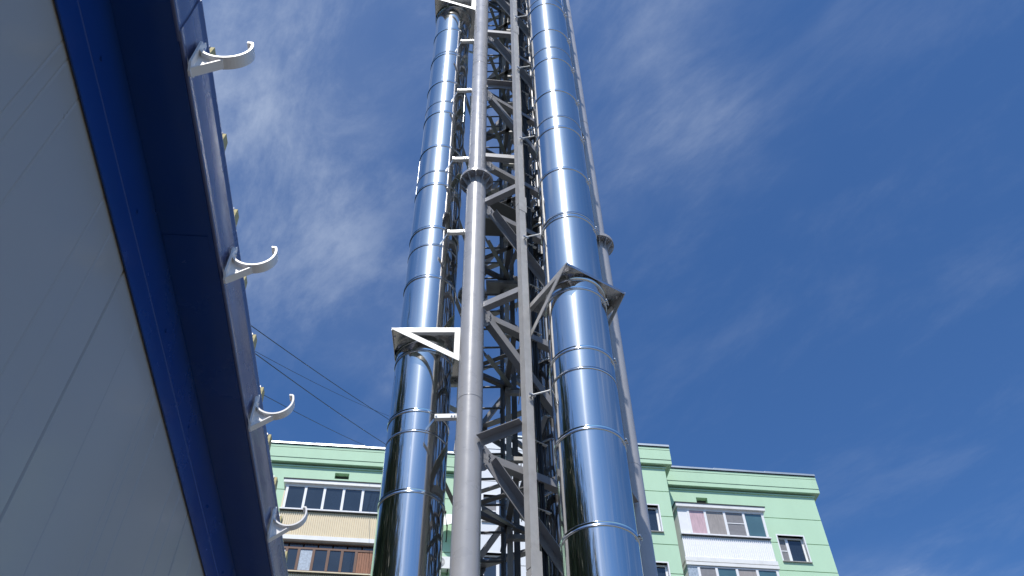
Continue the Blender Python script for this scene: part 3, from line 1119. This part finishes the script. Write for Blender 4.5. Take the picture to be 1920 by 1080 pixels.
# verticals inside the mast with tie bars
for (x, y, w, e1, e2, mm) in ((-0.105, 8.06, 0.062, V(1, 0, 0), V(0, 1, 0), 'rail_paint'), (-0.035, 8.30, 0.068, V(1, 0, 0), V(0, 1, 0), 'shaded_grey')):  # rear vertical coloured dark in place of shade
    c = MB().angle(V(x, y, Z(-1.4)), V(x, y, Z(ZTOP - 1)), e1, e2, w, 0.008)
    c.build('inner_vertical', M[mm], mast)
z = 1.2
k = 0
while z < 22:
    c = MB()
    a = V(-0.11, 7.99, Z(z)); b = V(0.16, 8.01, Z(z))
    c.angle(a, b, UP, V(0, 1, 0), 0.055, 0.007)
    c.build('tie_bar', M['rail_paint'] if k % 2 else M['grey_strut'], mast)
    c = MB().angle(V(-0.11, 8.20, Z(z + 0.55)), V(0.20, 8.55, Z(z + 0.55)), UP, az(320), 0.05, 0.007)
    c.build('tie_bar', M['grey_strut'], mast)
    z += 1.02
    k += 1

for (x, y, r_) in ((0.20, 7.16, 0.018), (0.235, 7.19, 0.013), (0.262, 7.215, 0.018), (0.16, 8.36, 0.02), (0.205, 8.38, 0.016)):
    c = MB().tube([V(x, y, Z(-1.4)), V(x, y, Z(6)), V(x + 0.01, y, Z(13)), V(x, y, Z(ZTOP - 1))], r_, 8)
    c.build('conduit', M['cable'], mast)
for k in range(26):
    z = 0.9 + 0.83 * k
    c = MB().angle(V(0.13, 7.135, Z(z)), V(0.32, 7.262, Z(z)), UP, nR, 0.035, 0.005)
    c.build('conduit_clip', M['galv'], mast)
    if k % 2:
        c = MB().angle(V(0.02, 7.30, Z(z + 0.3)), V(0.24, 7.62, Z(z + 0.3)), UP, az(120), 0.05, 0.006)
        c.build('inner_strut', M['grey_strut'], mast)
    else:
        c = MB().bar(V(0.20, 7.12, Z(z + 0.2)), V(0.05, 8.05, Z(z - 0.35)), 0.05, 0.006, UP)
        c.build('inner_strut', M['rail_paint'], mast)

# ladder with rungs, hoops behind
ladder = thing('ladder', V(-0.31, 8.2, 0), 'grey steel rung ladder fixed inside the lattice mast', 'ladder')
for x in (-0.52, -0.118):
    c = MB().angle(V(x, 8.16, 0.1), V(x, 8.16, Z(ZTOP - 0.4)), V(-0.3, -1, 0), V(1 if x < -0.3 else -1, 0, 0), 0.062, 0.007, 0.055)
    c.build('ladder_rail', M['shaded_grey'], ladder)  # shade on rails and rungs is put into their colour
rg = None
for k in range(64):
    z = 0.4 + k * 0.35
    if rg is None:
        c = MB().tube([V(-0.515, 8.13, z), V(-0.12, 8.13, z)], 0.014, 8)
        rg = c.build('rung', M['shaded_grey'], ladder)
    else:
        inst(rg, 'rung', ladder, (0, 0, k * 0.35))


# ------------------------------------------------------------------ steel flues
def flue(name, c, r, label, rings, bolts_az, bands, skin='steel'):
    t = thing(name, V(c.x, c.y, 0), label, 'flue')
    zs = sorted(rings)
    edges = [0.02 - CZ] + zs + [ZTOP + 1.2]
    n = 96
    for i, (a, b) in enumerate(zip(edges[:-1], edges[1:])):
        s = MB()
        rr = r + random.uniform(-0.0006, 0.0006)
        s.lathe([(rr, Z(a) + 0.001), (rr, Z(b) - 0.001)], c, n)
        o = s.build('flue_section', M[skin], t)
        sa = az(random.uniform(0, 360))
        st = UP.cross(sa)
        sm_ = MB()
        sm_.prism([c + sa * (rr - 0.002) - st * 0.005 + UP * (Z(a) + 0.03), c + sa * (rr - 0.002) + st * 0.005 + UP * (Z(a) + 0.03),
                   c + sa * (rr + 0.0014) + st * 0.004 + UP * (Z(a) + 0.03), c + sa * (rr + 0.0014) - st * 0.004 + UP * (Z(a) + 0.03)], UP * (b - a - 0.06))
        sm_.build('lap_seam', M['steel_band'], o)
        # every length sits a hair out of line with the next
        o.rotation_euler = (0, 0, random.uniform(0, 6.28))
    proto = None
    for z in zs:
        if proto is None:
            b = MB()
            b.lathe([(r - 0.001, Z(z) - 0.026), (r + 0.0075, Z(z) - 0.024), (r + 0.009, Z(z) - 0.018), (r + 0.0075, Z(z) - 0.012),
                     (r + 0.0045, Z(z) - 0.008), (r + 0.0045, Z(z) + 0.010), (r + 0.008, Z(z) + 0.015), (r + 0.008, Z(z) + 0.020), (r - 0.001, Z(z) + 0.024)], c, n)
            proto = b.build('joint_band', M['steel_band'], t)
            zp = z
            bb = MB()
            for da in (-1.3, 1.3):
                e = az(bolts_az + da * 2.2)
                bb.tube([c + e * (r + 0.004) + UP * Z(z), c + e * (r + 0.036) + UP * Z(z)], 0.010, 6, smooth=False)
            e = az(bolts_az)
            tt = UP.cross(e)
            bb.tube([c + e * (r + 0.026) - tt * 0.045 + UP * Z(z), c + e * (r + 0.026) + tt * 0.045 + UP * Z(z)], 0.006, 6)
            bproto = bb.build('clamp_bolt', M['bolt'], proto)
        else:
            o = inst(proto, 'joint_band', t, (0, 0, z - zp))
            inst(bproto, 'clamp_bolt', o, (0, 0, 0))
    for z in bands:
        b = MB()
        b.lathe([(r + 0.001, Z(z) - 0.016), (r + 0.0035, Z(z) - 0.016), (r + 0.0035, Z(z) + 0.016), (r + 0.001, Z(z) + 0.016)], c, n)
        b.build('hanger_band', M['steel_band'], t)
    return t


RINGS = [-1.0, 0.05, 1.1, 2.12, 3.13, 4.13, 5.13, 6.14, 7.02, 8.30] + [8.30 + k for k in range(1, 16)]
ZP = 7.22
ZP2 = 16.32
FR = V(0.681, 6.384)
FL = V(-1.0225, 7.248)
F3 = V(0.463, 7.686)
RF = 0.320
BAND = [1.6, 3.6, 5.86, 8.92, 10.62, 12.62, 14.38, 18.4, 20.4]
BANDR = [1.6, 3.6, 5.86, 8.36, 10.58, 12.66, 14.52, 18.4, 20.4]
fr = flue('flue', FR, RF, 'mirror polished steel flue in front on the right, dark kite-shaped bracket plate around it', RINGS, 108, BANDR)
fl_ = flue('flue', FL, RF, 'mirror polished steel flue on the left held by white triangular bracket', RINGS, 300, BAND)
f3_ = flue('flue', F3, 0.232, 'thinner polished steel flue inside the lattice, mostly hidden by the right front flue', [z + 0.35 for z in RINGS], 150, [z + 0.3 for z in BAND], 'steel_darkened')
for o, g_ in ((fr, 0), (fl_, 0), (f3_, 0)):
    o['group'] = 'steel flues around the mast'

# ties: flat arms from the left tube to the left flue, thin rods from the rail to the right flue
for i, z in enumerate(BAND):
    if z < 4:
        continue
    a = MB()
    y0 = 6.742
    x0, x1 = -0.572, -0.80
    a.angle(V(x0, y0, Z(z)), V(x1, y0, Z(z)), UP, V(0, 1, 0), 0.052, 0.006, 0.05)
    o = a.build('flue_arm', M['galv'], mast)
    b = MB().bar(V(x1 + 0.02, y0 + 0.008, Z(z) + 0.024), V(-0.905, 6.951, Z(z) + 0.024), 0.045, 0.006, UP)
    b.build('arm_end', M['steel_band'], o)
    b = MB()
    for xx in (-0.60, -0.63, -0.785):
        b.tube([V(xx, y0 - 0.012, Z(z) + 0.027), V(xx, y0 + 0.012, Z(z) + 0.027)], 0.009, 6)
    b.build('arm_bolt', M['bolt'], o)
    c = MB().angle(V(-0.60, 8.70, Z(z)), V(-0.86, 7.53, Z(z)), UP, V(1, 0, 0), 0.05, 0.006)
    c.build('flue_arm', M['grey_strut'], mast)
for i, z in enumerate(BANDR):
    if z < 4:
        continue
    p = V(rail1.x, rail1.y, Z(z - 0.06)) + nR * 0.046 + tR * 0.01
    q = V(FR.x, FR.y, Z(z)) + az(268) * 0.332
    rr = MB()
    rr.bar(p, p + nR * 0.035 + UP * 0.01, 0.02, 0.02, UP)
    rr.tube([p + nR * 0.03, q + (p - q) * 0.12, q], 0.009, 8)
    o = rr.build('tie_rod', M['galv'], mast)
    b = MB().tube([p + nR * 0.03 - tR * 0.035, p + nR * 0.03 + tR * 0.035], 0.012, 6)
    b.build('tie_bolt', M['bolt'], o)
    p2 = V(rail2.x, rail2.y, Z(z - 0.06))
    c = MB().tube([p2, V(FR.x, FR.y, Z(z)) + az(30) * 0.33], 0.009, 8)
    c.build('tie_rod', M['galv'], mast)
for z in (3.0, 5.0, 7.3, 9.15, 11.3, 13.3, 15.3):
    for sgn in (-1, 1):
        base = PC + az(116) * (1.18 + 0.30 * sgn)
        c = MB().angle(V(base.x, base.y, Z(z)), V(F3.x, F3.y, Z(z)) + az(116) * 0.245 * sgn, UP, az(116) * -sgn, 0.06, 0.007)
        c.build('flue_arm', M['grey_strut'], mast)


# ------------------------------------------------------------------ support brackets: holed plate on two triangular frames
def holed_plate(mb, corners, c, rh, z0, th, n=64):
    """flat plate with a round hole for the flue"""
    cs = [Vector(p) for p in corners]

    def edge_hit(a):
        d = V(math.cos(a), math.sin(a))
        best = 9
        for i in range(len(cs)):
            p, q = cs[i], cs[(i + 1) % len(cs)]
            e = q - p
            den = d.x * e.y - d.y * e.x
            if abs(den) < 1e-9:
                continue
            w = p - c
            t_ = (w.x * e.y - w.y * e.x) / den
            u_ = (w.x * d.y - w.y * d.x) / den
            if t_ > 0 and -1e-6 <= u_ <= 1 + 1e-6:
                best = min(best, t_)
        return best
    angs = [2 * math.pi * i / n for i in range(n)]
    for p in cs:
        angs.append(math.atan2(p.y - c.y, p.x - c.x) % (2 * math.pi))
    angs = sorted(set(round(a, 6) for a in angs))
    vs, fs = [], []
    for a in angs:
        d = V(math.cos(a), math.sin(a))
        ro = max(edge_hit(a), rh + 0.004)
        for zz in (z0, z0 + th):
            vs.append(c + d * rh + UP * zz)
            vs.append(c + d * ro + UP * zz)
    k = len(angs)
    for i in range(k):
        j = (i + 1) % k
        a, b = i * 4, j * 4
        fs += [(a, b, b + 1, a + 1), (a + 2, a + 3, b + 3, b + 2), (a + 1, b + 1, b + 3, a + 3), (a, a + 2, b + 2, b)]
    mb.add(vs, fs)


def support(name, label, c, near_in, near_out, far_in, far_out, z, drop, framemat, nface):
    """near/far: the two frames, in = at the mast, out = free end"""
    t = thing(name, V(near_in.x, near_in.y, Z(z - drop)), label, 'bracket', 'flue support brackets')
    p = MB()
    holed_plate(p, [near_in, near_out, far_out, far_in], c, RF + 0.004, Z(z), 0.006)
    pl = p.build('support_plate', M['plate_steel'], t)
    col_ = MB()
    col_.lathe([(RF + 0.001, Z(z) - 0.075), (RF + 0.010, Z(z) - 0.072), (RF + 0.012, Z(z) - 0.045), (RF + 0.030, Z(z) - 0.004), (RF + 0.030, Z(z) - 0.001)], c, 96)
    col_.build('collar', M['steel_band'], pl)
    ed = MB()
    eo = (far_out - near_out).normalized()
    ei = (near_in - near_out).normalized()
    ed.prism([near_out + ei * 0.001 + UP * (Z(z) - 0.03), near_out + ei * 0.006 + UP * (Z(z) - 0.03), near_out + ei * 0.006 + UP * (Z(z) - 0.0005), near_out + ei * 0.001 + UP * (Z(z) - 0.0005)], far_out - near_out)
    ed.build('turned_edge', M['plate_steel'], pl)
    bo = MB()
    for pa, pb in ((near_in, near_out), (near_out, far_out), (far_out, far_in)):
        for f in (0.12, 0.5, 0.88):
            q = pa + (pb - pa) * f
            q = q + (c - q) * 0.07
            bo.tube([q + UP * (Z(z) - 0.02), q + UP * (Z(z) - 0.0005)], 0.010, 6)
    bo.build('plate_bolt', M['bolt'], pl)
    for a, b in ((near_in, near_out), (far_in, far_out)):
        d = (b - a).normalized()
        L = (b - a).length
        nv = UP.cross(d)
        w = 0.068
        A_, B_, C_ = a + UP * (Z(z) - 0.001), b + UP * (Z(z) - 0.001), a + UP * Z(z - drop)
        outer = [(0, 0), (L, 0), (L, -0.012), (0, -drop)]
        # inner cut-out keeps bars of even width
        sl = drop / L
        inner_top = -w
        x_r = L - (w + 0.012) / sl - w * math.sqrt(1 + sl * sl) / sl * 0.75
        inner = [(w, inner_top), (max(x_r, w + 0.05), inner_top), (w, -drop + 0.012 + sl * w + w * math.sqrt(1 + sl * sl) * 0.8)]
        fm = MB()
        th = 0.008
        o3 = [a + d * x + UP * (Z(z) + y) for x, y in outer]
        i3 = [a + d * x + UP * (Z(z) + y) for x, y in inner]
        vs = []
        for off in (0, 1):
            vs += [p_ + nv * th * (off - 0.5) for p_ in o3] + [p_ + nv * th * (off - 0.5) for p_ in i3]
        # ring faces: outer 0..3, inner 4..6
        ring = [(0, 1, 5, 4), (1, 2, 5), (2, 3, 6, 5), (3, 0, 4, 6)]
        fs = [f for f in ring] + [tuple(i + 7 for i in f[::-1]) for f in ring]
        for i in range(4):
            j = (i + 1) % 4
            fs.append((j, i, i + 7, j + 7))
        for i in range(3):
            j = (i + 1) % 3
            fs.append((4 + i, 4 + j, 11 + j, 11 + i))
        fm.add(vs, fs)
        fr_ = fm.build('triangle_frame', framemat, t)
        # folded stiffening lip under the top bar
        lp_ = MB()
        inw = nv if (c - a).dot(nv) > 0 else -nv
        lp_.prism([a + d * 0.02 + inw * 0.004 + UP * (Z(z) - 0.0675), a + d * 0.02 + inw * 0.045 + UP * (Z(z) - 0.0675),
                   a + d * 0.02 + inw * 0.045 + UP * (Z(z) - 0.062), a + d * 0.02 + inw * 0.004 + UP * (Z(z) - 0.062)], d * (max(x_r, w + 0.05) - 0.03))
        lp_.build('folded_lip', framemat, fr_)
    return t


for z, lab in ((ZP, 'white triangular bracket and plate carrying the left flue at mid height'),
               (ZP2, 'white triangular bracket and plate on the left flue cut by the top edge of picture')):
    support('support_bracket', lab, FL, V(-0.578, 6.800), V(-1.352, 6.780), V(-0.600, 7.690), V(-1.375, 7.670), z, 0.52, M['galv'], None)
for z, lab in ((ZP, 'dark kite-shaped bracket plate with triangular side frames around the right flue'),):
    support('support_bracket', lab, FR, FR - nR * 0.405 - tR * 0.362, FR + nR * 0.355 - tR * 0.362,
            FR - nR * 0.405 + tR * 0.415, FR + nR * 0.355 + tR * 0.415, z, 0.56, M['rail_paint'], None)

# inner platform at the flange level, cut round the inner flue
pf = MB()
pp = [PA + az(26) * 0.30, PA + tR * 1.72 + az(326) * 0.10, PA + tR * 1.50 + az(326) * 0.80, PA + az(-4) * 0.95 + az(86) * 0.42, PA + az(-4) * 0.95 + az(86) * 0.10]
holed_plate(pf, pp, F3, 0.236, Z(ZF + 0.06), 0.008)
plat = pf.build('platform', M['shaded_grey'], mast)
pf = MB().lathe([(0.234, Z(ZF) - 0.03), (0.246, Z(ZF) - 0.03), (0.246, Z(ZF) + 0.058), (0.234, Z(ZF) + 0.058)], F3, 64)
pf.build('platform_collar', M['plate_steel'], plat)

# ------------------------------------------------------------------ overhead cables
def ray_at(px, py, dist):
    """a point on the line of sight at a horizontal distance, used to lay out the spans"""
    v = (px - 960) / 1661.0 * rt - (py - 540) / 1661.0 * up + fw
    h = math.hypot(v.x, v.y)
    return v * (dist / h) + UP * CZ


spans = [((470, 610), (722, 782), 0.012, 0.25, 'black overhead cable, uppermost of those meeting the left flue'),
         ((480, 664), (720, 831), 0.012, 0.25, 'black overhead cable, second thick one below the uppermost at the left flue'),
         ((481, 660), (727, 779), 0.007, 0.45, 'thin overhead cable crossing the uppermost thick cable near the left flue'),
         ((497, 742), (686, 836), 0.009, 0.20, 'black overhead cable reaching the green parapet left of the left flue')]
for (a, b, r, sag, lab) in spans:
    # straight run fixed by two sightings at 16 m and 30 m, carried on past both ends
    A_, B_ = ray_at(*a, 17.0), ray_at(*b, 29.5)
    d = B_ - A_
    e1_ = A_ - d * 1.1
    e2_ = B_ + d * (0.09 if b[0] > 700 else 0.08)
    pts = []
    for k in range(25):
        f = k / 24
        p = e1_.lerp(e2_, f)
        tt = (p - A_).dot(d) / d.length_squared
        pts.append(p + UP * (-sag * (0.25 - (tt - 0.5) ** 2) if 0 < tt < 1 else 0))
    c = MB().tube(pts, r, 6)
    tag(c.build('overhead_cable', M['cable']), lab, 'cable', 'overhead cables')


# ------------------------------------------------------------------ tall trees across the yard (mirrored in the flues)
def tree(x, y, h, w, label, seed):
    rnd = random.Random(seed)
    t = thing('tall_tree', V(x, y, 0), label, 'tree', 'tall trees mirrored in the flues')
    tk = MB()
    base = V(x, y, 0)
    pts = [base + V(math.sin(k * 0.7 + seed) * 0.25, math.cos(k * 0.9 + seed) * 0.25, h * 0.9 * k / 8) for k in range(9)]
    tk.tube(pts, 0.42, 10, True, 0.06)
    trunk = tk.build('trunk', M['bark'], t)
    lb = MB()
    tips = []
    for k in range(30):
        f = 0.22 + 0.72 * k / 30
        p0 = base + V(0, 0, h * 0.9 * f)
        a = rnd.uniform(0, 6.28)
        ln = w * (1.05 - 0.75 * f) * rnd.uniform(0.7, 1.1)
        p1 = p0 + V(math.cos(a) * ln * 0.5, math.sin(a) * ln * 0.5, ln * 0.45)
        p2 = p1 + V(math.cos(a + 0.3) * ln * 0.5, math.sin(a + 0.3) * ln * 0.5, ln * 0.55)
        lb.tube([p0, p1, p2], 0.09, 6, True, 0.015)
        tips += [p0.lerp(p1, 0.7), p1, p1.lerp(p2, 0.5), p2]
    tips += [base + UP * h * 0.95, base + UP * h]
    lb.build('limb', M['bark'], trunk)
    cr = MB()
    vs, fs = [], []
    for p in tips:
        for _ in range(120):
            q = p + Vector((rnd.gauss(0, 0.8), rnd.gauss(0, 0.8), rnd.gauss(0, 0.7)))
            n = Vector((rnd.gauss(0, 1), rnd.gauss(0, 1), rnd.gauss(0, 1))).normalized()
            e1 = n.orthogonal().normalized() * rnd.uniform(0.16, 0.30)
            e2 = n.cross(e1)
            k = len(vs)
            vs += [q - e1, q - e2 * 0.6, q + e1, q + e2 * 0.6]
            fs.append((k, k + 1, k + 2, k + 3))
    cr.add(vs, fs)
    cr.build('crown', M['leaf'], t)


for i, (a, dist, h, w) in enumerate(((283, 13.5, 17.5, 4.0), (266, 13.0, 20.5, 4.2), (249, 13.5, 19.5, 4.2), (232, 14.5, 18.0, 4.0), (215, 16.0, 16.8, 4.0), (199, 19.0, 17.0, 4.0), (300, 14.5, 15.0, 3.6))):
    p = V(-0.3, 6.8) + az(a) * dist
    tree(p.x, p.y, h, w, 'tall leafy tree across the yard, outside the picture, mirrored as dark bands in the flues', 20 + i)
